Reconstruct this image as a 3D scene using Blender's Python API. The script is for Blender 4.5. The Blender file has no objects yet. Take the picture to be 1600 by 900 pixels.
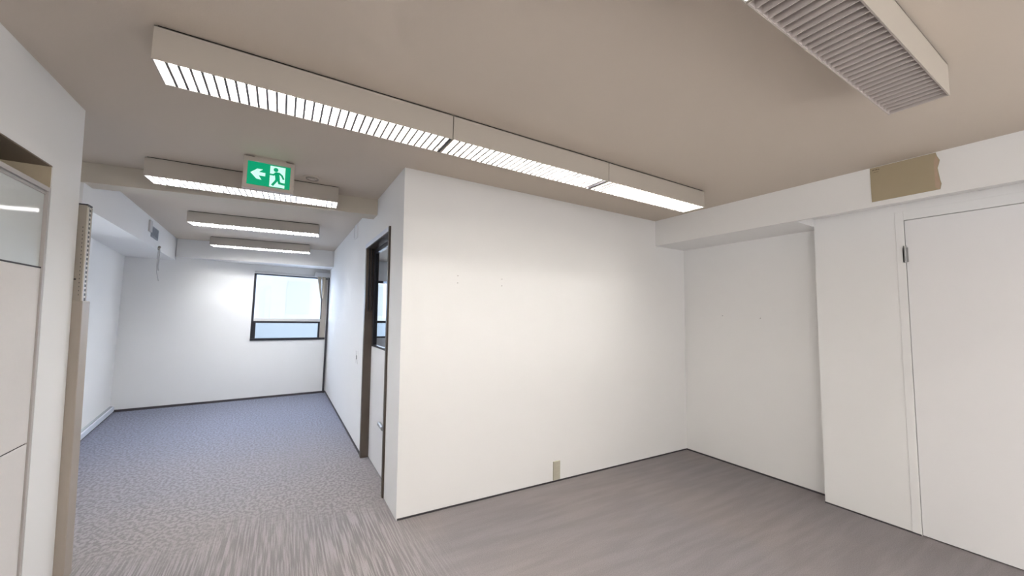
import bpy, bmesh, math, random
from mathutils import Matrix, Vector
random.seed(4)
S = bpy.context.scene
COL = S.collection
# ------------------------------------------------------------------ camera
def cam_matrix(yaw, pitch, roll):
    cy, sy, cp, sp, cr, sr = math.cos(yaw), math.sin(yaw), math.cos(pitch), math.sin(pitch), math.cos(roll), math.sin(roll)
    f = Vector((sy*cp, cy*cp, sp)); r = Vector((cy, -sy, 0)); u = r.cross(f)
    r2 = cr*r + sr*u; u2 = -sr*r + cr*u
    return Matrix(((r2.x, u2.x, -f.x, 0), (r2.y, u2.y, -f.y, 0), (r2.z, u2.z, -f.z, 1.5), (0, 0, 0, 1)))
cd = bpy.data.cameras.new('camera'); cam = bpy.data.objects.new('camera', cd); COL.objects.link(cam)
cam.matrix_world = cam_matrix(math.radians(30.64), math.radians(4.47), math.radians(1.167))
cd.sensor_width = 36; cd.lens = 604.3/1600*36; cd.clip_start = .05; cd.clip_end = 200
S.camera = cam
# ------------------------------------------------------------------ world, exposure
EXPOSURE = 1.07
LAMP = 36.0            # emission of a fluorescent tube
W = bpy.data.worlds.new('sky'); S.world = W; W.use_nodes = True
bg = W.node_tree.nodes['Background']; bg.inputs[0].default_value = (.90, .95, 1, 1); bg.inputs[1].default_value = .7
S.view_settings.view_transform = 'Standard'; S.view_settings.look = 'None'
S.view_settings.exposure = EXPOSURE; S.view_settings.gamma = 1; S.view_settings.use_curve_mapping = False
def area(name, loc, rot, sx, sy, power, col):
    l = bpy.data.lights.new(name, 'AREA'); l.shape = 'RECTANGLE'; l.size = sx; l.size_y = sy; l.energy = power; l.color = col
    o = bpy.data.objects.new(name, l); COL.objects.link(o); o.location = loc; o.rotation_euler = rot; return o
# daylight at the two end windows; the other lamps fill at added unseen windows
area('fill_side_far', (-2.55, 5.1, 1.6), (0, -math.pi/2, 0), 1.3, 1.9, 4, (.62, .77, 1))  # added cool fill at an invented window hidden by the left wall
area('daylight_end_window', (.1, 9.0, 2.0), (math.radians(-78), 0, 0), 1.6, 1.2, 24, (.5, .68, 1))
area('fill_rear', (1.5, -4.25, 1.55), (math.pi/2, 0, 0), 4.6, 1.5, 14, (1, .97, .93))  # added fill, flattens the light on the middle wall and ceiling
area('fill_left_rear', (-1.35, -2.0, 1.3), (0, -math.pi/2, 0), 1.4, 2.4, 34, (1, .98, .95))  # added fill to brighten the right wall
area('fill_right_rear', (4.45, -2.6, 1.3), (0, math.pi/2, 0), 1.4, 2.2, 52, (1, .96, .92))  # added fill to brighten the left wall
area('daylight_next_room', (2.2, 9.3, 2.0), (math.radians(-78), 0, 0), 1.6, 1.2, 40, (.8, .88, 1))

# ------------------------------------------------------------------ materials
def mat(name, col, rough=.6, metal=0, emis=None, es=0, noise=0, nscale=6, bump=0, bscale=80, spec=.3):
    m = bpy.data.materials.new(name); m.use_nodes = True; nt = m.node_tree; b = nt.nodes['Principled BSDF']
    b.inputs['Base Color'].default_value = (*col, 1); b.inputs['Roughness'].default_value = rough
    b.inputs['Metallic'].default_value = metal; b.inputs['Specular IOR Level'].default_value = spec
    if emis: b.inputs['Emission Color'].default_value = (*emis, 1); b.inputs['Emission Strength'].default_value = es
    tc = nt.nodes.new('ShaderNodeTexCoord')
    if noise or not bump:
        n = nt.nodes.new('ShaderNodeTexNoise'); n.inputs['Scale'].default_value = nscale; n.inputs['Detail'].default_value = 4
        nt.links.new(tc.outputs['Object'], n.inputs['Vector'])
        r = nt.nodes.new('ShaderNodeMapRange'); k = noise or .015
        r.inputs['To Min'].default_value = 1-k; r.inputs['To Max'].default_value = 1+k; nt.links.new(n.outputs['Fac'], r.inputs['Value'])
        mx = nt.nodes.new('ShaderNodeVectorMath'); mx.operation = 'SCALE'; mx.inputs[0].default_value = col
        nt.links.new(r.outputs[0], mx.inputs['Scale']); nt.links.new(mx.outputs[0], b.inputs['Base Color'])
    if bump:
        n = nt.nodes.new('ShaderNodeTexNoise'); n.inputs['Scale'].default_value = bscale; nt.links.new(tc.outputs['Object'], n.inputs['Vector'])
        bp = nt.nodes.new('ShaderNodeBump'); bp.inputs['Strength'].default_value = bump; bp.inputs['Distance'].default_value = .002
        nt.links.new(n.outputs['Fac'], bp.inputs['Height']); nt.links.new(bp.outputs[0], b.inputs['Normal'])
    return m
M = {}
M['wall'] = mat('wall_paint', (.86, .853, .842), .75, noise=.012, nscale=2.5, bump=.12, bscale=160)
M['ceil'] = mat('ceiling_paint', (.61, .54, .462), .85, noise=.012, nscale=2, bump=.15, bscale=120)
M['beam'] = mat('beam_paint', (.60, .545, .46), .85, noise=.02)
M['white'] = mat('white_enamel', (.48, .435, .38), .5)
M['door'] = mat('door_paint', (.86, .85, .85), .45, noise=.01, nscale=3)
M['blade'] = mat('louvre_white', (.68, .67, .655), .5)
M['edge'] = mat('louvre_edge_shade', (.16, .155, .15), .5)  # white blade edges painted dark, as their shaded undersides look
M['blade_off'] = mat('louvre_unlit', (.56, .50, .47), .6)  # louvre colour darkened for the fixture whose lamp is off
M['dark'] = mat('dark_gap', (.045, .038, .034), .6)
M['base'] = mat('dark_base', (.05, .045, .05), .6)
M['brown'] = mat('brown_frame', (.085, .066, .052), .45, noise=.06, nscale=12)
M['black'] = mat('black_metal', (.018, .017, .022), .4)
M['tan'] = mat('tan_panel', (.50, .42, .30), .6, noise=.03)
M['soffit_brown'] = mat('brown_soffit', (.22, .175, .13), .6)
M['post'] = mat('taupe_metal', (.33, .295, .25), .45, noise=.03, nscale=20)
M['postlow'] = mat('taupe_cover', (.36, .315, .27), .5, noise=.02)
M['postlight'] = mat('post_ridge', (.55, .51, .44), .4)
M['fabric'] = mat('grey_fabric', (.74, .71, .69), .8, noise=.02, nscale=60, bump=.2, bscale=500)
M['alu'] = mat('painted_rail', (.47, .44, .42), .5)
M['card'] = mat('tan_board', (.40, .335, .225), .7, noise=.04, nscale=9)
M['cardedge'] = mat('torn_board', (.46, .345, .25), .8, noise=.08, nscale=40)
M['ink'] = mat('ink', (.12, .09, .06), .7)
M['beige'] = mat('beige_plastic', (.50, .47, .38), .45)
M['steel'] = mat('steel', (.42, .42, .42), .35, metal=.7)
M['hole'] = mat('hole', (.2, .18, .17), .8)
M['grille'] = mat('vent_grille', (.34, .37, .40), .5)
M['curtain'] = mat('curtain_cloth', (.60, .53, .43), .8, noise=.05, nscale=30)
M['concrete'] = mat('facade', (.84, .86, .88), .9, noise=.04, nscale=.8)
M['facwin'] = mat('facade_window', (.74, .77, .80), .4)
M['heater'] = mat('heater_enamel', (.72, .76, .84), .4)
M['rail'] = mat('rail_enamel', (.62, .61, .60), .5)
M['sign'] = mat('sign_housing', (.52, .46, .41), .5)
M['green'] = mat('sign_green', (.0, .16, .075), .4, emis=(.0, .30, .14), es=.45)
M['signwhite'] = mat('sign_white', (.6, .8, .75), .4, emis=(.55, .95, .82), es=.36)
M['tube'] = mat('lit_tube', (.9, .9, .9), .4, emis=(1, .965, .91), es=LAMP)
M['tube_cool'] = mat('lit_cool_tube', (.9, .9, .9), .4, emis=(.96, .98, 1), es=LAMP*2.7)
M['tube_off'] = mat('unlit_tube', (.6, .6, .6), .3)
M['refl'] = mat('reflector', (.9, .9, .9), .35)
M['refl_off'] = mat('unlit_reflector', (.40, .375, .365), .5)  # same reflector painted darker to look unlit
M['wire'] = mat('cable_jacket', (.55, .54, .54), .5)
def glassmat(name, tint, rough, alpha):
    m = bpy.data.materials.new(name); m.use_nodes = True; nt = m.node_tree; nt.nodes.clear()
    o = nt.nodes.new('ShaderNodeOutputMaterial'); t = nt.nodes.new('ShaderNodeBsdfTransparent'); t.inputs[0].default_value = (*tint, 1)
    g = nt.nodes.new('ShaderNodeBsdfGlossy'); g.inputs['Roughness'].default_value = rough
    mx = nt.nodes.new('ShaderNodeMixShader'); mx.inputs[0].default_value = alpha
    nt.links.new(t.outputs[0], mx.inputs[1]); nt.links.new(g.outputs[0], mx.inputs[2]); nt.links.new(mx.outputs[0], o.inputs[0]); return m
M['glass'] = glassmat('clear_glass', (.96, .98, 1), .02, .06)
M['glasspale'] = glassmat('pale_blue_glass', (.76, .82, .88), .1, .06)
def frosted():
    m = mat('frosted_glass', (.66, .69, .68), .04, spec=.9, noise=.04, nscale=3); return m
M['frost'] = frosted()
def carpet():
    m = bpy.data.materials.new('carpet'); m.use_nodes = True; nt = m.node_tree; N = nt.nodes; L = nt.links; b = N['Principled BSDF']
    b.inputs['Roughness'].default_value = .95; b.inputs['Specular IOR Level'].default_value = .1
    tc = N.new('ShaderNodeTexCoord'); sep = N.new('ShaderNodeSeparateXYZ'); L.new(tc.outputs['Object'], sep.inputs[0])
    def mapped(sx, sy, rz=0):
        mp = N.new('ShaderNodeMapping'); mp.inputs['Scale'].default_value = (sx, sy, 1); mp.inputs['Rotation'].default_value = (0, 0, rz)
        L.new(tc.outputs['Object'], mp.inputs[0]); return mp.outputs[0]
    def noise(vec, scale, det=2):
        n = N.new('ShaderNodeTexNoise'); n.inputs['Scale'].default_value = scale; n.inputs['Detail'].default_value = det
        L.new(vec, n.inputs['Vector']); return n.outputs['Fac']
    def rng(v, a, c, lo, hi):
        r = N.new('ShaderNodeMapRange'); r.interpolation_type = 'SMOOTHSTEP'
        for k, x in zip(('From Min', 'From Max', 'To Min', 'To Max'), (a, c, lo, hi)): r.inputs[k].default_value = x
        L.new(v, r.inputs['Value']); return r.outputs[0]
    def mul(a, c):
        n = N.new('ShaderNodeMath'); n.operation = 'MULTIPLY'
        for i, v in enumerate((a, c)):
            if isinstance(v, (int, float)): n.inputs[i].default_value = v
            else: L.new(v, n.inputs[i])
        return n.outputs[0]
    def mixf(f, a, c):
        n = N.new('ShaderNodeMix'); n.data_type = 'FLOAT'; L.new(f, n.inputs[0])
        for i, v in ((2, a), (3, c)):
            if isinstance(v, (int, float)): n.inputs[i].default_value = v
            else: L.new(v, n.inputs[i])
        return n.outputs[0]
    linesY = rng(noise(mapped(92, 3.0), 1, 3), .40, .62, .76, 1.26)          # streaks that run towards the window
    speck = rng(noise(mapped(1.15, .8), 40, 1), .36, .62, .78, 1.18)               # short flecks
    linesX = rng(noise(mapped(1.6, 13, .12), 1, 4), .3, .7, .93, 1.06)        # soft streaks in the pile by the alcove
    fine = rng(noise(mapped(1, 1), 170, 1), .3, .7, .90, 1.10)
    wob = noise(mapped(1, 1), 1.6, 1)
    add = N.new('ShaderNodeMath'); add.operation = 'ADD'; L.new(sep.outputs['Y'], add.inputs[0]); L.new(wob, add.inputs[1])
    fy = rng(add.outputs[0], 3.5, 4.1, 0, 1)
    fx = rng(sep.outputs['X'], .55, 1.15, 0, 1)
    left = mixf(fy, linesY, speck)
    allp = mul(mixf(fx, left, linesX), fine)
    hue = N.new('ShaderNodeMix'); hue.data_type = 'RGBA'; L.new(rng(noise(mapped(1, 1), .9, 2), .35, .65, 0, 1), hue.inputs[0])
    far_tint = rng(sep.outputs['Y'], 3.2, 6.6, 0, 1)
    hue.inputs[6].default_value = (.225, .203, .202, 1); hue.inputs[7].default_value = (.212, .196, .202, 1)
    h2 = N.new('ShaderNodeMix'); h2.data_type = 'RGBA'; L.new(far_tint, h2.inputs[0]); L.new(hue.outputs[2], h2.inputs[6]); h2.inputs[7].default_value = (.168, .178, .232, 1)   # carpet turns bluer towards the far end
    sc = N.new('ShaderNodeVectorMath'); sc.operation = 'SCALE'; L.new(h2.outputs[2], sc.inputs[0]); L.new(allp, sc.inputs['Scale'])
    L.new(sc.outputs[0], b.inputs['Base Color'])
    bp = N.new('ShaderNodeBump'); bp.inputs['Strength'].default_value = .4; bp.inputs['Distance'].default_value = .004
    L.new(allp, bp.inputs['Height']); L.new(bp.outputs[0], b.inputs['Normal'])
    return m
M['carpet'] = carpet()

# ------------------------------------------------------------------ mesh helpers
XF = [lambda p: p]                      # plumb of the wall being built (old partitions lean a little)
def lean(s, z0): return lambda p: (p[0]+s*(z0-p[2]), p[1], p[2])
def far(p): return (p[0], p[1]+8.37+.135*(p[0]-.8), p[2])      # the end wall is not square to the rooms
def plain(p): return p
class MB:
    def __init__(s): s.v = []; s.f = []
    def box(s, a, b):
        n = len(s.v); x0, y0, z0 = a; x1, y1, z1 = b
        s.v += [(x0,y0,z0),(x1,y0,z0),(x1,y1,z0),(x0,y1,z0),(x0,y0,z1),(x1,y0,z1),(x1,y1,z1),(x0,y1,z1)]
        s.f += [tuple(n+i for i in q) for q in ((0,3,2,1),(4,5,6,7),(0,1,5,4),(1,2,6,5),(2,3,7,6),(3,0,4,7))]; return s
    def prism(s, pts, vec):              # extrude a planar polygon (3D points) by vec
        n = len(s.v); k = len(pts); s.v += [tuple(p) for p in pts] + [tuple(p[i]+vec[i] for i in range(3)) for p in pts]
        s.f += [tuple(n+i for i in range(k))[::-1], tuple(n+k+i for i in range(k))]
        s.f += [(n+i, n+(i+1) % k, n+k+(i+1) % k, n+k+i) for i in range(k)]; return s
    def cyl(s, p0, p1, r, seg=12, r1=None):
        p0 = Vector(p0); p1 = Vector(p1); d = (p1-p0).normalized(); a = d.orthogonal().normalized(); b = d.cross(a); n = len(s.v)
        for p, rr in ((p0, r), (p1, r if r1 is None else r1)):
            for i in range(seg):
                t = 2*math.pi*i/seg; s.v.append(tuple(p+rr*(math.cos(t)*a+math.sin(t)*b)))
        s.f += [(n+i, n+(i+1) % seg, n+seg+(i+1) % seg, n+seg+i) for i in range(seg)]
        s.f += [tuple(n+i for i in range(seg))[::-1], tuple(n+seg+i for i in range(seg))]; return s
    def tube(s, pts, r, seg=8):
        for a, b in zip(pts, pts[1:]): s.cyl(a, b, r, seg)
        return s
    def build(s, name, m, parent=None, bevel=0, xf=True):
        v = s.v
        off = Vector(parent.get('_o', (0, 0, 0))) if parent else Vector((0, 0, 0))
        fn = XF[0] if xf else plain
        me = bpy.data.meshes.new(name); me.from_pydata([tuple(Vector(fn(p))-off) for p in v], [], s.f); me.update()
        bm = bmesh.new(); bm.from_mesh(me); bmesh.ops.recalc_face_normals(bm, faces=bm.faces); bm.to_mesh(me); bm.free()
        me.materials.append(M[m]); o = bpy.data.objects.new(name, me); COL.objects.link(o)
        if parent: o.parent = parent
        if bevel:
            bv = o.modifiers.new('bevel', 'BEVEL'); bv.width = bevel; bv.segments = 2; bv.limit_method = 'ANGLE'
        return o
def box(name, m, a, b, parent=None, bevel=0): return MB().box(a, b).build(name, m, parent, bevel)
def struct(o, label=None):
    o['kind'] = 'structure'
    if label: o['label'] = label
    return o
def center(o):
    """move a top-level mesh's origin to the middle of its base"""
    me = o.data; xs = [v.co for v in me.vertices]
    c = Vector(((min(v.x for v in xs)+max(v.x for v in xs))/2, (min(v.y for v in xs)+max(v.y for v in xs))/2, min(v.z for v in xs)))
    me.transform(Matrix.Translation(-c)); o.location = c
    for ch in o.children: ch.data.transform(Matrix.Translation(-c))
    return o
def thing(name, label, cat, loc=(0, 0, 0), group=None):
    o = bpy.data.objects.new(name, None); COL.objects.link(o); o.empty_display_size = .1
    loc = XF[0](loc); o.location = loc; o['_o'] = tuple(loc); o['label'] = label; o['category'] = cat
    if group: o['group'] = group
    THINGS.append(o); return o
THINGS = []
def tag(o, label, cat, group=None):
    o['label'] = label; o['category'] = cat
    if group: o['group'] = group
    return o

H = 2.66
# ------------------------------------------------------------------ setting: floor, ceiling, walls
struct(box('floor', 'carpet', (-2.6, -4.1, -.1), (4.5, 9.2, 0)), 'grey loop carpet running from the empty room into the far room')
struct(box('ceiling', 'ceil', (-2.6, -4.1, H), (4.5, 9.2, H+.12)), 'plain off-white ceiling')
# partition in the middle of the picture and the passage wall with the dark door
CW = lean(.017, 0)
XF[0] = CW
struct(box('wall_passage', 'wall', (.81, 4.46, 0), (.93, 8.44, H)), 'white passage wall beyond the dark door frame')
w = MB(); w.box((.81, 3.0795, 0), (.93, 3.375, H)).box((.81, 3.375, 2.275), (.93, 4.46, H))
struct(w.build('wall_door_return', 'wall'), 'short white return wall around the dark door frame')
XF[0] = plain
b = MB(); b.prism([(.8095, 2.97, 0), (4.2, 2.97, 0), (4.2, 2.97, H), (.81-.017*H, 2.97, H)], (0, .11, 0))
struct(b.build('wall_back', 'wall'), 'wide bare white partition wall in the middle')
# right side: alcove, door wall, soffit
struct(box('wall_alcove', 'wall', (4.2, 1.555, 0), (4.32, 9.0, H)), 'recessed white wall of the alcove')
DY0, DY1, DZ = 0.0, .974, 2.302
w = MB(); w.box((4.045, DY1+.004, 0), (4.32, 1.555, H)).box((4.045, -1.4, 0), (4.32, DY0-.004, H)).box((4.045, -4.0, 0), (4.32, -3.7, H)).box((4.045, -3.7, 0), (4.32, -1.4, .8)).box((4.045, -3.7, 2.3), (4.32, -1.4, H)).box((4.045, DY0-.004, DZ+.004), (4.32, DY1+.004, H))
w.box((4.12, DY0-.004, 0), (4.32, DY1+.004, DZ+.004))
struct(w.build('wall_right', 'wall'), 'white wall around the white flush door')
w = MB(); w.box((4.1, -3.7, .8), (4.16, -1.4, .84)).box((4.1, -3.7, 2.26), (4.16, -1.4, 2.3))
for y in (-3.7, -2.57, -1.44): w.box((4.1, y, .84), (4.16, y+.04, 2.26))
struct(w.build('added_window_6', 'black'), 'added unseen right side window behind the viewpoint')  # invented opening that admits the right fill lamp
struct(MB().box((3.68, 1.555, 2.368), (4.2, 2.97, H)).box((3.68, -4.0, 2.368), (3.712, 1.555, H)).box((3.712, -4.0, 2.434), (4.045, 1.555, H)).build('trim_1', 'wall'), 'boxed white bulkhead along the top of the right wall')
w = MB(); w.box((-2.6, -4.1, 0), (4.5, -4.0, .8)).box((-2.6, -4.1, 2.3), (4.5, -4.0, H)).box((-2.6, -4.1, .8), (-.8, -4.0, 2.3)).box((3.8, -4.1, .8), (4.5, -4.0, 2.3))
struct(w.build('wall_near', 'wall'), 'white wall behind the viewpoint')
w = MB()
for x in (-.8, .7, 2.25, 3.76): w.box((x, -4.08, .84), (x+.04, -4.02, 2.26))
w.box((-.8, -4.08, .8), (3.8, -4.02, .84)).box((-.8, -4.08, 2.26), (3.8, -4.02, 2.3))
struct(w.build('added_window_4', 'black'), 'added unseen row of windows behind the viewpoint')  # invented openings that admit the rear fill lamp
# end wall (both rooms) with window openings
XF[0] = far
w = MB()
for a, c in (((-2.5, 0, 0), (4.4, .2, 1.03)), ((-2.5, 0, 2.24), (4.4, .2, H)), ((-2.5, 0, 1.03), (-.455, .2, 2.24)), ((.745, 0, 1.03), (1.25, .2, 2.24)), ((2.5, 0, 1.03), (4.4, .2, 2.24))):
    w.box(a, c)
struct(w.build('wall_far', 'wall'), 'white end wall with the dark framed window')
XF[0] = plain
# far soffit in front of the end wall
b = MB(); b.prism([(-1.5, 7.98, 2.365), (.79, 7.70, 2.365), (.79, 8.37, 2.365), (-1.5, 8.06, 2.365)], (0, 0, H-2.365))
struct(b.build('trim_2', 'wall'), 'white boxed drop above the far window')
# left bulkhead (flanked by the vent) and left wall of the far room with an added window out of view
b = MB(); b.prism([(-1.40, 4.3, 2.315), (-1.51, 8.06, 2.315), (-2.5, 7.95, 2.315), (-2.5, 4.3, 2.315)], (0, 0, H-2.315))
struct(b.build('trim_3', 'wall'), 'white duct bulkhead on the left of the far room')
b = MB()
def lw(y): return -1.93-(y-6.4)*.1
for y0, y1, z0, z1 in ((3.3, 4.3, 0, H), (5.9, 8.0, 0, H), (4.3, 5.9, 0, .9), (4.3, 5.9, 2.2, H)):
    b.prism([(lw(y0), y0, z0), (lw(y1), y1, z0), (lw(y1)-.12, y1, z0), (lw(y0)-.12, y0, z0)], (0, 0, z1-z0))
struct(b.build('wall_left_far', 'wall'), 'bright white side wall of the far room')
# ceiling beam across the passage
b = MB(); b.prism([(-1.75, 4.33, 2.50), (.775, 3.965, 2.50), (.775, 4.16, 2.50), (-1.75, 4.52, 2.50)], (0, 0, H-2.50))
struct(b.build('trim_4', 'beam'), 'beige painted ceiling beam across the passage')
# left wall beside the viewpoint, leaning slightly, with a deep opening
LW = lean(.026, H)
XF[0] = LW
X = -1.055
w = MB()
w.box((X-.75, 2.850, 0), (X, 3.16, H)).box((X-.75, 1.0, 2.224), (X, 2.850, H)).box((X-.12, -.8, 0), (X, 1.0, H)).box((X-.12, -4.0, 0), (X, -3.2, H)).box((X-.12, -3.2, 0), (X, -.8, .8)).box((X-.12, -3.2, 2.3), (X, -.8, H)).box((X-.75, 3.16, 0), (X-.9, 3.3, H))
struct(w.build('wall_left', 'wall'), 'white wall at the left edge with a deep opening')
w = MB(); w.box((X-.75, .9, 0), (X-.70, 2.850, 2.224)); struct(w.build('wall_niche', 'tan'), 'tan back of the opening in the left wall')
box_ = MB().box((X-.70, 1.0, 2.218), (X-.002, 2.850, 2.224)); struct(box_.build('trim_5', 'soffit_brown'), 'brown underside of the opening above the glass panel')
box_ = MB().box((X-.70, 2.843, 0), (X-.004, 2.8495, 2.218)); struct(box_.build('trim_6', 'tan'), 'tan side of the opening above the glass panel')
w = MB(); w.box((X-.1, -3.2, .8), (X-.04, -.8, .84)).box((X-.1, -3.2, 2.26), (X-.04, -.8, 2.3))
for y in (-3.2, -2.02, -.84): w.box((X-.1, y, .84), (X-.04, y+.04, 2.26))
struct(w.build('added_window_5', 'black'), 'added unseen left side window behind the viewpoint')  # invented opening that admits the left fill lamp
XF[0] = plain
struct(box('wall_left_rear', 'wall', (-2.5, 3.30, 0), (-1.75, 3.36, H)))

# dark strips painted as the shadow line where the carpet meets the walls
struct(box('base_shadow_back', 'base', (.815, 2.964, 0), (4.2, 2.97, .012)))
struct(box('base_shadow_alcove', 'base', (4.194, 1.555, 0), (4.2, 2.964, .014)))
struct(box('base_shadow_right', 'base', (4.039, DY1+.004, 0), (4.045, 1.555, .010)))
struct(box('base_shadow_passage', 'base', (.803, 4.47, 0), (.809, 8.36, .03)))
XF[0] = far; struct(box('base_shadow_far', 'base', (-2.05, -.012, 0), (.80, -.001, .035))); XF[0] = plain

# ------------------------------------------------------------------ right door
d = struct(box('door_1', 'door', (4.047, DY0, .008), (4.087, DY1, DZ)), 'white flush door in the right wall')
b = MB(); b.box((4.040, DY1+.003, .0), (4.045, DY1+.052, DZ+.075)).box((4.040, DY0-.052, 0), (4.045, DY0-.003, DZ+.075)).box((4.040, DY0-.003, DZ+.004), (4.045, DY1+.003, DZ+.075))
b.build('door_casing', 'wall', d, .002)
for z in (2.04,):
    hg = MB(); hg.cyl((4.036, DY1+.003, z-.06), (4.036, DY1+.003, z+.06), .007, 12).box((4.040, DY1-.012, z-.055), (4.0465, DY1+.018, z+.055))
    hg.cyl((4.036, DY1+.003, z+.06), (4.036, DY1+.003, z+.068), .009, 12)
    o = hg.build('hinge', 'steel' if z > 1.9 else 'door', d)
    if z > 1.9: o['label'] = 'dull steel hinge near the top of the white door'
b = MB(); b.cyl((4.0465, .07, 1.02), (4.0, .07, 1.02), .012, 12).cyl((4.0, .07, 1.02), (3.975, .07, 1.02), .027, 16).build('door_knob', 'steel', d)

# ------------------------------------------------------------------ dark framed door in the passage wall
XF[0] = CW
d = struct(box('door_2', 'door', (.875, 3.42, .01), (.905, 4.40, 1.17)), 'white half-glazed door in a dark brown frame')
b = MB()
b.box((.795, 3.375, 0), (.93, 3.415, 2.225)).box((.795, 4.405, 0), (.93, 4.46, 2.225)).box((.795, 3.375, 2.225), (.93, 4.46, 2.275))
b.build('door_frame', 'brown', d, .002)
b = MB(); b.box((.82, 4.385, 1.55), (.832, 4.405, 2.225)).box((.852, 4.385, 1.55), (.862, 4.405, 2.225)); b.build('jamb_stop', 'black', d)
box('head_face', 'heater', (.790, 3.40, 2.232), (.795, 4.455, 2.272), d)['label'] = 'pale metal strip along the top of the dark frame'
b = MB(); b.box((.875, 3.42, 1.17), (.905, 3.455, 2.215)).box((.875, 4.33, 1.17), (.905, 4.40, 2.215)).box((.875, 3.455, 2.17), (.905, 4.33, 2.215)).box((.875, 3.455, 1.17), (.905, 4.33, 1.19))
b.build('glazing_frame', 'black', d)
box('glass_pane', 'glass', (.888, 3.455, 1.19), (.892, 4.33, 2.17), d)
b = MB(); b.cyl((.875, 3.70, .485), (.855, 3.70, .485), .012, 10).cyl((.853, 3.66, .482), (.853, 3.82, .488), .02, 12); b.build('door_handle', 'steel', d)['label'] = 'dull grey handle low on the white door'
XF[0] = plain
# ------------------------------------------------------------------ windows in the end wall
XF[0] = far
d = MB(); d.box((-.455, .02, 1.03), (.745, .10, 1.055)).box((-.455, .02, 1.055), (-.42, .10, 2.21)).box((-.42, .02, 2.185), (.745, .10, 2.24))
d = struct(d.build('window_1', 'black'), 'dark framed window of the far room with a small lower sash')
b = MB(); b.box((-.42, .0, 1.055), (-.385, .06, 1.36)).box((.615, .0, 1.055), (.645, .06, 1.36)).box((-.385, .0, 1.325), (.615, .06, 1.36)).box((-.455, -.012, 1.015), (.745, .02, 1.05)); b.build('sash_frame', 'black', d)
box('transom', 'rail', (-.42, .01, 1.36), (.645, .08, 1.41), d)['label'] = 'pale grey rail above the lower sash'
b = MB(); b.box((.645, .02, 1.055), (.74, .09, 1.41)).box((.66, .02, 1.41), (.74, .09, 2.185)); b.build('side_panel', 'white', d)
box('mullion', 'brown', (.645, .01, 1.41), (.662, .08, 2.185), d)
box('glass_pane', 'glass', (-.42, .05, 1.41), (.645, .056, 2.185), d)
box('glass_pane', 'glasspale', (-.385, .035, 1.055), (.615, .041, 1.325), d)['label'] = 'pale blue pane of the lower sash'
d = MB(); d.box((1.25, .02, 1.03), (2.5, .10, 1.06)).box((1.25, .02, 1.06), (1.29, .10, 2.21)).box((2.46, .02, 1.06), (2.5, .10, 2.21)).box((1.29, .02, 2.185), (2.46, .10, 2.24))
d = struct(d.build('window_2', 'black'), 'window of the next room seen through the door glass')
box('transom', 'black', (1.29, .01, 1.34), (2.46, .08, 1.39), d)
box('glass_pane', 'glass', (1.29, .05, 1.39), (2.46, .056, 2.185), d)
box('glass_pane', 'glasspale', (1.29, .05, 1.06), (2.46, .056, 1.34), d)
# pelmet over the window's right end and its curtain tails
p = MB(); p.box((-.45, -.03, 2.205), (.80, 0, 2.245)).box((.50, -.10, 2.225), (.80, -.0, 2.30))
o = center(p.build('blind_rail', 'rail', None, .003)); tag(o, 'pale grey blind rail with a boxed end above the far window', 'blind rail')
c = thing('curtain', 'short beige curtain tails gathered at the right end of the far window', 'curtain', (.66, -.05, 1.80))
for x0, x1, xb in ((.555, .625, .645), (.635, .70, .665)):
    n = 10; b = MB()
    for k in range(n):
        za = 2.22-(.42*k/n); zb = 2.22-(.42*(k+1)/n); ta = k/n*.8; tb = (k+1)/n*.8
        def X_(x, t): return x+(xb-x)*t
        for j in range(6):
            u0 = x0+(x1-x0)*j/6; u1 = x0+(x1-x0)*(j+1)/6
            ya = -.05-.012*(j % 2); yb = -.05-.012*((j+1) % 2)
            i = len(b.v); b.v += [(X_(u0, ta), ya, za), (X_(u1, ta), yb, za), (X_(u1, tb), yb, zb), (X_(u0, tb), ya, zb)]; b.f.append((i, i+1, i+2, i+3))
    o = b.build('curtain_tail', 'curtain', c); sd = o.modifiers.new('thickness', 'SOLIDIFY'); sd.thickness = .003
struct(box('trim_7', 'base', (.752, -.03, 0), (.785, -.001, 2.22)), 'dark upright strip in the corner beside the far window')
XF[0] = plain
# added side window frame of the far room (out of view, admits the fill lamp)
b = MB()
for y0, y1, z0, z1 in ((4.3, 5.9, .9, .95), (4.3, 5.9, 2.15, 2.2), (4.3, 4.35, .95, 2.15), (5.85, 5.9, .95, 2.15), (5.08, 5.12, .95, 2.15)):
    b.prism([(lw(y0)-.03, y0, z0), (lw(y1)-.03, y1, z0), (lw(y1)-.08, y1, z0), (lw(y0)-.08, y0, z0)], (0, 0, z1-z0))
struct(b.build('added_window_3', 'black'), 'added unseen side window of the far room')

# building seen through the windows
g = thing('neighbouring_building', 'pale sunlit building front outside the far window', 'building', (1, 12.5, -3))
box('facade', 'concrete', (-9, 12.5, -3), (11, 13.0, 3.4), g)
for x in (-4.2, -2.0, .1, 2.3, 4.6, 6.8):
    o = box('window', 'facwin', (x, 12.46, 1.5), (x+.55, 12.5, 2.4), g)
box('ledge', 'concrete', (-9, 12.38, 2.72), (11, 12.5, 2.80), g)
XF[0] = plain

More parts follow.
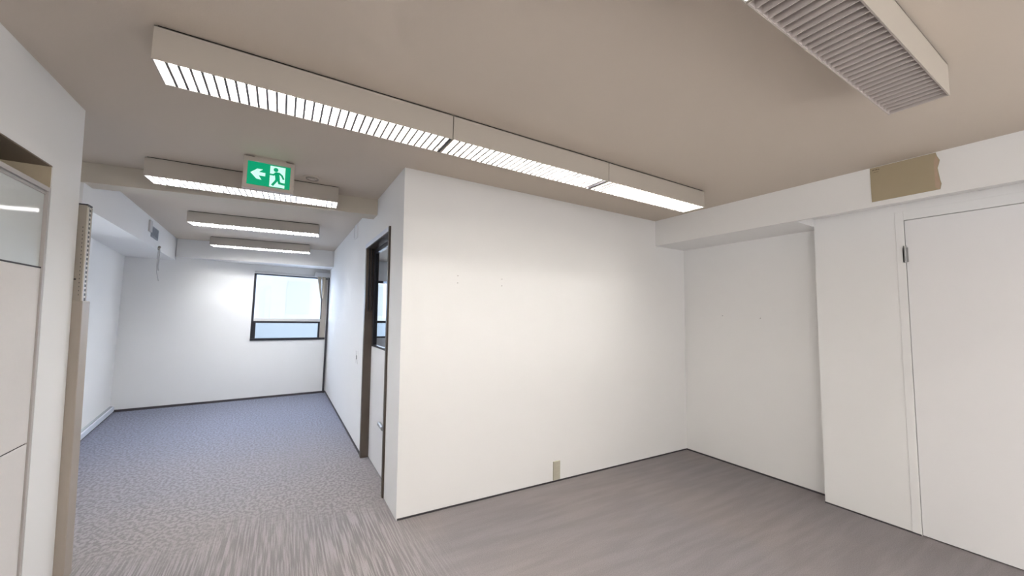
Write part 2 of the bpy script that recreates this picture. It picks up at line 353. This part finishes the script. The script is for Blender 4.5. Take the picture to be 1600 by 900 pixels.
# ------------------------------------------------------------------ ceiling lights
BLADES = {}
def fixture(x, y, length, lit, label, group, rot=0, cool=False, n=32, wd=.212, z0=2.512, joint=0):
    L_, Wd, Z0, Z1 = length, wd, z0-H, -.007
    root = thing('ceiling_light', label, 'ceiling light', (x, y, H), group)
    root.rotation_euler = (0, 0, rot); root['_o'] = (0, 0, 0)
    t = .003
    b = MB(); b.box((0, 0, Z0), (L_, t, Z1)).box((0, Wd-t, Z0), (L_, Wd, Z1)).box((0, 0, Z1-t), (L_, Wd, Z1)).box((0, t, Z0), (t, Wd-t, Z1)).box((L_-t, t, Z0), (L_, Wd-t, Z1))
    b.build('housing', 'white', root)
    box('shadow_gap_plate', 'dark', (.01, .006, -.0075), (L_-.01, Wd-.006, -.0005), root)  # dark plate painted as the shadow line between fixture and ceiling
    # folded reflector inside
    b = MB(); zi = Z1-t-.004
    b.prism([(t, t+.001, Z0+.05), (t, .035, zi-.004), (t, Wd-.035, zi-.004), (t, Wd-t-.001, Z0+.05), (t, Wd-t-.001, zi), (t, t+.001, zi)], (L_-2*t, 0, 0))
    b.build('reflector', 'refl' if lit else 'refl_off', root)
    tm = ('tube_cool' if cool else 'tube') if lit else 'tube_off'
    for yy in (.36, .64):
        MB().cyl((.03, Wd*yy, Z1-.038), (L_-.03, Wd*yy, Z1-.038), .012, 10).build('lamp_tube', tm, root)
    b = MB(); b.box((t, t, Z0+.001), (t+.003, Wd-t, Z0+.040)).box((L_-t-.003, t, Z0+.001), (L_-t, Wd-t, Z0+.040))
    for yy in (t, Wd-t-.003): b.box((t, yy, Z0+.001), (L_-t, yy+.003, Z0+.040))
    b.build('louvre_frame', 'blade' if lit else 'blade_off', root)
    if joint: box('joint_plate', 'black', (L_-.003-joint, t, Z0-.0005), (L_-.003, Wd-t, Z0+.03), root)
    key = (lit, wd)
    if key not in BLADES:
        b = MB(); hh = .027 if lit else .040; ww = Wd-2*t-.006; lip = .0052 if lit else .0014
        b.prism([(-.001, 0, hh), (.001, 0, hh), (.001, 0, .004), (-.001, 0, .004)], (0, ww, 0)); b.box((-lip, 0, 0), (lip, ww, .004))
        o = b.build('louvre_blade', 'blade' if lit else 'blade_off'); BLADES[key] = o.data; o.data.materials.append(M['edge']); [setattr(p, 'material_index', 1) for p in o.data.polygons if lit and p.index >= 6]; bpy.data.objects.remove(o)
    for k in range(1, n):
        o = bpy.data.objects.new('louvre_blade', BLADES[key]); COL.objects.link(o); o.parent = root; o.location = (t+.003+(L_-2*t-.006)*k/n, t+.003, Z0+.001)
    return root
GR = 'lit ceiling lights out of view'
Y0 = 2.020
fixture(-.510, Y0, 1.292, True, 'lit louvred ceiling light, nearest module of the long central row', 'central row of ceiling lights', n=33, joint=.016)
fixture(.787, Y0, 1.212, True, 'lit louvred ceiling light, middle module of the long central row', 'central row of ceiling lights', n=31, joint=.010)
fixture(2.004, Y0, 1.150, True, 'lit louvred ceiling light, far end module of the long central row', 'central row of ceiling lights', n=29)
fixture(-.950, 3.845, 1.335, True, 'lit louvred ceiling light just behind the green exit sign', 'ceiling lights of the passage', rot=-.055, cool=True)
fixture(-1.00, 5.67, 1.36, True, 'lit ceiling light in the far room, middle of the three behind the exit sign', 'ceiling lights of the passage', rot=-.11, cool=True, z0=2.53)
fixture(-1.01, 7.40, 1.36, True, 'lit ceiling light nearest the far window, smallest in view', 'ceiling lights of the passage', rot=-.11, cool=True, z0=2.53)
fixture(1.215, .425, 1.245, False, 'unlit grey louvred ceiling light at the top right', None, n=31, wd=.200)
fixture(-.02, .425, 1.23, True, 'lit ceiling light whose tip shows beside the unlit one', None, n=31, wd=.200)
for yy in (-1.2, -2.9):
    for xx in (0.0, 1.22, 2.44):
        fixture(xx, yy, 1.21, True, 'lit ceiling light behind the viewpoint, %s of the %s row' % ({0.0: 'left', 1.22: 'middle', 2.44: 'right'}[xx], 'nearer' if yy > -2 else 'rearmost'), GR, n=20)
fixture(1.6, 5.6, 1.3, True, 'lit ceiling light in the next room behind the dark framed door', None, n=24, cool=True)

# ------------------------------------------------------------------ exit sign
ex = thing('exit_sign', 'green running-man exit sign with left arrow hanging from the ceiling', 'exit sign', (-.14, 3.36, 2.412))
SX0, SX1, SZ0, SZ1, SY = -.302, .023, 2.412, 2.648, 3.36
b = MB(); fr = .026
b.box((SX0, SY, SZ0), (SX1, SY+.045, SZ0+fr+.002)).box((SX0, SY, SZ1-fr-.006), (SX1, SY+.045, SZ1)).box((SX0, SY, SZ0+fr), (SX0+fr, SY+.045, SZ1-fr)).box((SX1-fr, SY, SZ0+fr), (SX1, SY+.045, SZ1-fr)).box((SX0+fr, SY+.014, SZ0+fr), (SX1-fr, SY+.045, SZ1-fr))
b.build('housing', 'sign', ex, .002)
FX0, FX1, FZ0, FZ1 = SX0+fr, SX1-fr, SZ0+fr+.002, SZ1-fr-.006
box('face', 'green', (FX0, SY+.010, FZ0), (FX1, SY+.014, FZ1), ex)
def uv(u, v, dy=0): return (FX0+(FX1-FX0)*u, SY+.010-dy, FZ1-(FZ1-FZ0)*v)
ar = [(.07, .48), (.22, .28), (.35, .28), (.26, .41), (.41, .42), (.41, .56), (.26, .56), (.33, .73), (.21, .71)]
MB().prism([uv(*p, .001) for p in ar], (0, .001, 0)).build('arrow', 'signwhite', ex)
MB().prism([uv(*p, .001) for p in ((.515, .05), (.875, .05), (.875, .95), (.515, .95))], (0, .001, 0)).build('doorway', 'signwhite', ex)
b = MB()
def limb(pts, w):
    for p, q in zip(pts, pts[1:]):
        P = Vector(uv(*p, .002)); Q = Vector(uv(*q, .002)); dd = (Q-P).normalized(); nn = Vector((-dd.z, 0, dd.x))*w/2; P -= dd*w*.3; Q += dd*w*.3
        b.prism([P+nn, Q+nn, Q-nn, P-nn], (0, .001, 0))
hc = uv(.65, .20, .002); b.cyl(hc, (hc[0], hc[1]+.001, hc[2]), .0155, 16)
limb([(.66, .33), (.74, .34), (.80, .42), (.84, .55)], .0125)
limb([(.66, .34), (.60, .43), (.52, .43)], .0125)
limb([(.68, .36), (.70, .58)], .030)
limb([(.69, .58), (.66, .70), (.59, .87)], .0165)
limb([(.71, .58), (.75, .76), (.88, .78)], .0165)
b.build('running_figure', 'green', ex)
box('mounting_plate', 'white', (-.235, SY+.002, 2.6485), (-.035, SY+.05, 2.6595), ex)
MB().box((SX0+.01, SY+.012, 2.648), (SX1-.01, SY+.04, 2.654)).build('top_gap', 'dark', ex)
MB().box((SX1-.002, SY+.01, SZ0+.0), (SX1+.003, SY+.04, SZ0+.03)).build('latch', 'white', ex)

# round ceiling plate beside the sign
g = thing('ceiling_speaker', 'small flat round plate on the ceiling right of the exit sign', 'ceiling plate', (.159, 3.655, 2.645))
MB().cyl((.159, 3.655, 2.654), (.159, 3.655, 2.6595), .072, 40).build('plate', 'ceil', g)
b = MB(); n = 40
for k in range(n):
    a0 = 2*math.pi*k/n; a1 = 2*math.pi*(k+1)/n
    def pp(a, r, z): return (.159+r*math.cos(a), 3.655+r*math.sin(a), z)
    i = len(b.v); b.v += [pp(a0, .050, 2.654), pp(a1, .050, 2.654), pp(a1, .050, 2.648), pp(a0, .050, 2.648), pp(a0, .042, 2.654), pp(a1, .042, 2.654), pp(a1, .042, 2.648), pp(a0, .042, 2.648)]
    b.f += [(i, i+1, i+2, i+3), (i+3, i+2, i+6, i+7), (i+4, i+5, i+6, i+7)]
b.build('ring', 'post', g)
MB().cyl((.159, 3.655, 2.645), (.159, 3.655, 2.654), .022, 24).build('centre_cap', 'sign', g)

# ------------------------------------------------------------------ vent and cable on the left bulkhead
def bx(y): return -1.40-(y-4.3)*.02926
v = thing('air_vent', 'small grey air vent on the side of the duct bulkhead', 'air vent', (bx(6.55), 6.55, 2.44))
def vb(name, m, y0, y1, z0, z1, d0, d1):
    MB().prism([(bx(y0)+d0, y0, z0), (bx(y1)+d0, y1, z0), (bx(y1)+d1, y1, z0), (bx(y0)+d1, y0, z0)], (0, 0, z1-z0)).build(name, m, v)
vb('flange', 'rail', 6.26, 6.37, 2.47, 2.61, .001, .02)
vb('frame', 'grille', 6.40, 6.74, 2.425, 2.44, .001, .012); vb('frame', 'grille', 6.40, 6.74, 2.545, 2.56, .001, .012)
vb('frame', 'grille', 6.40, 6.42, 2.44, 2.545, .001, .012); vb('frame', 'grille', 6.72, 6.74, 2.44, 2.545, .001, .012)
vb('backing', 'black', 6.42, 6.72, 2.44, 2.545, .001, .002)
for k in range(6): vb('slat', 'grille', 6.42, 6.72, 2.445+k*.017, 2.453+k*.017, .002, .010)
cy = 6.86; cx = bx(cy)
c = thing('hanging_cable', 'loose pale cable hanging from the lower edge of the duct bulkhead', 'cable', (cx+.01, cy, 1.90))
MB().tube([(cx+.006, cy-.05, 2.33), (cx+.012, cy-.01, 2.355), (cx+.014, cy+.01, 2.32), (cx+.016, cy, 2.2), (cx+.012, cy, 2.08), (cx+.022, cy, 2.04)], .008).build('cable', 'wire', c)
MB().tube([(cx+.002, cy, 2.34), (cx+.0, cy, 2.15), (cx+.004, cy, 2.02), (cx+.03, cy, 1.90)], .004).build('loose_strand', 'wire', c)
MB().cyl((cx+.006, cy-.04, 2.325), (cx+.012, cy, 2.36), .016, 10).build('clip', 'post', c)
# heater along the left wall of the far room
g = thing('baseboard_heater', 'low pale blue-white heater along the side wall of the far room', 'heater', (lw(7.2), 7.2, 0))
def hb(name, m, y0, y1, z0, z1, d0, d1): MB().prism([(lw(y0)+d0, y0, z0), (lw(y1)+d0, y1, z0), (lw(y1)+d1, y1, z0), (lw(y0)+d1, y0, z0)], (0, 0, z1-z0)).build(name, m, g)
hb('cover', 'heater', 4.2, 7.96, .022, .085, .001, .05); hb('foot', 'base', 4.2, 7.96, 0, .022, .001, .04); hb('top_slot', 'grille', 4.2, 7.96, .085, .093, .001, .03)

# ------------------------------------------------------------------ small things on the passage wall
XF[0] = CW
s = thing('light_switch', 'white light switch on the passage wall left of the dark door frame', 'light switch', (.805, 4.86, .93))
box('plate', 'wall', (.803, 4.82, .93), (.8095, 4.905, 1.085), s, .001); box('toggle', 'steel', (.794, 4.855, .985), (.803, 4.87, 1.03), s)
MB().box((.8015, 4.905, .935), (.8095, 4.912, 1.08)).build('edge_shadow_gap', 'steel', s)
s = thing('wall_sensor', 'small white box high on the passage wall beyond the dark door frame', 'wall box', (.79, 5.2, 2.46))
box('cover', 'wall', (.795, 5.12, 2.47), (.8095, 5.30, 2.66-.01), s, .002); box('side_shade', 'steel', (.794, 5.295, 2.49), (.8095, 5.312, 2.64), s)  # grey strip paints the shadow side of the box
XF[0] = plain
# outlet on the partition
o = thing('wall_outlet', 'beige outlet cover low on the wide middle wall, just above the carpet', 'outlet', (2.275, 2.965, .016))
box('cover_plate', 'beige', (2.238, 2.957, .018), (2.314, 2.9695, .186), o, .002)
for z in (.065, .13): MB().box((2.258, 2.9555, z-.014), (2.294, 2.9572, z+.014)).build('socket', 'beige', o)
# screw holes
for x in (1.236, 1.654):
    g = thing('screw_holes', 'pair of tiny screw holes in the middle wall, %s pair' % ('left' if x < 1.5 else 'right'), 'screw holes', (x, 2.969, 1.78))
    for z in (1.782, 1.842): MB().cyl((x, 2.9701, z), (x, 2.9685, z), .0035, 10).build('plug', 'hole', g)
for y, z in ((2.50, 1.575), (2.105, 1.553)):
    o = center(MB().cyl((4.1999, y, z), (4.192, y, z-.002), .003, 8).build('nail', 'hole')); tag(o, 'tiny nail in the alcove wall, %s one' % ('left' if y > 2.3 else 'right'), 'nail', 'nails in the alcove wall')

# ------------------------------------------------------------------ tan board on the soffit
tb = thing('access_board', 'tan board with a torn right edge stuck high on the right bulkhead', 'board', (3.675, .88, 2.402))
edge = [(.716, 2.655), (.711, 2.63), (.700, 2.60), (.705, 2.575), (.712, 2.55), (.708, 2.51), (.704, 2.47), (.699, 2.44), (.706, 2.404)]
pts = [(3.674, 1.049, 2.402), (3.674, 1.051, 2.655)]+[(3.674, y, z) for y, z in edge]
MB().prism(pts, (.0055, 0, 0)).build('board', 'card', tb)
MB().prism([(3.6735, .727, 2.42), (3.6735, .727, 2.60), (3.6735, .719, 2.63)]+[(3.6735, y+.004, z) for y, z in edge[1:]], (.0006, 0, 0)).build('torn_strip', 'cardedge', tb)['label'] = 'reddish torn strip'
b = MB()
for k in range(7):
    y = 1.037-k*.0055; b.box((3.6733, y-.004, 2.632+.0015*(k % 3)), (3.674, y, 2.6375+.0015*((k+1) % 3)))
for k in range(5):
    y = 1.032-k*.0062; b.box((3.6733, y-.004, 2.617), (3.674, y, 2.6195+.001*(k % 2)))
b.build('faint_writing', 'ink', tb)['label'] = 'two short faint lines of illegible writing'

# ------------------------------------------------------------------ left: glazed office panel and slotted upright
XF[0] = LW
p = thing('partition_panel', 'grey office partition panel with frosted glass top in the left wall opening', 'partition panel', (X, 2.0, 0))
y0, y1 = 1.02, 2.836
box('glass_pane', 'frost', (X-.018, y0+.03, 1.705), (X-.010, y1-.022, 2.085), p)
b = MB(); b.box((X-.03, y0, 2.085), (X+.004, y1, 2.107)).box((X-.030, y0, 2.068), (X-.004, y1, 2.080)); b.build('top_rail', 'alu', p, .001)
box('glass_bead', 'dark', (X-.02, y0, 1.698), (X-.002, y1-.02, 1.705), p)
box('upper_panel', 'fabric', (X-.03, y0+.02, .860), (X-.003, y1-.022, 1.698), p, .002)
box('lower_panel', 'fabric', (X-.03, y0+.02, .02), (X-.003, y1-.022, .853), p, .002)
box('joint_strip', 'dark', (X-.03, y0+.02, .853), (X-.009, y1-.022, .860), p)
b = MB(); b.box((X-.03, y1-.020, .0), (X+.004, y1, 2.085)).box((X-.03, y0, 0), (X+.004, y0+.02, 2.085)); b.build('side_rail', 'alu', p, .001)
box('base_rail', 'alu', (X-.028, y0+.02, 0), (X-.006, y1-.02, .02), p)

# slotted upright standing at the end of the wall
u = thing('slotted_upright', 'tall taupe metal upright with slotted holes at the end of the left wall', 'metal post', (-1.04, 3.2, 0))
ax0, ax1, ay0, ay1, zt, zm = -1.064, -1.020, 3.17, 3.232, 2.105, 1.55
box('post', 'post', (ax0, ay0, zm), (ax1-.003, ay1, zt), u, .001)
box('cap', 'black', (ax0-.001, ay0-.001, zt), (ax1, ay1+.001, zt+.008), u)
box('ridge', 'postlight', (ax1-.003, ay0-.002, zm), (ax1+.003, ay0+.006, zt-.01), u)
box('slot_channel', 'black', (ax1-.003, ay0+.012, zm), (ax1-.001, ay1-.004, zt), u)
b = MB(); b.box((ax1-.001, ay0+.006, zm), (ax1+.001, ay0+.022, zt-.004)).box((ax1-.001, ay1-.018, zm), (ax1+.001, ay1, zt-.004)); b.build('slot_rail', 'post', u)
for k in range(21):
    z = zm+.018+k*.026
    o = box('slot_bridge', 'postlight', (ax1-.001, ay0+.022, z), (ax1+.0005, ay1-.018, z+.011), u)
b = MB()
for k in range(18):
    z = zm+.03+k*.023; b.box((ax1-.016, ay0-.0008, z), (ax1-.0135, ay0+.0, z+.008))
o = b.build('punched_holes', 'dark', u); o['kind'] = 'stuff'
box('panel_seam', 'black', (ax0-.001, ay0-.002, 1.668), (ax0+.016, ay0+.001, 1.676), u)
box('lower_cover', 'postlow', (ax0-.004, ay0-.004, 0), (ax1+.006, ay1+.035, zm), u, .004)['label'] = 'plain taupe lower cover of the post'
XF[0] = plain
for o in list(THINGS):
    if '_o' in o: del o['_o']
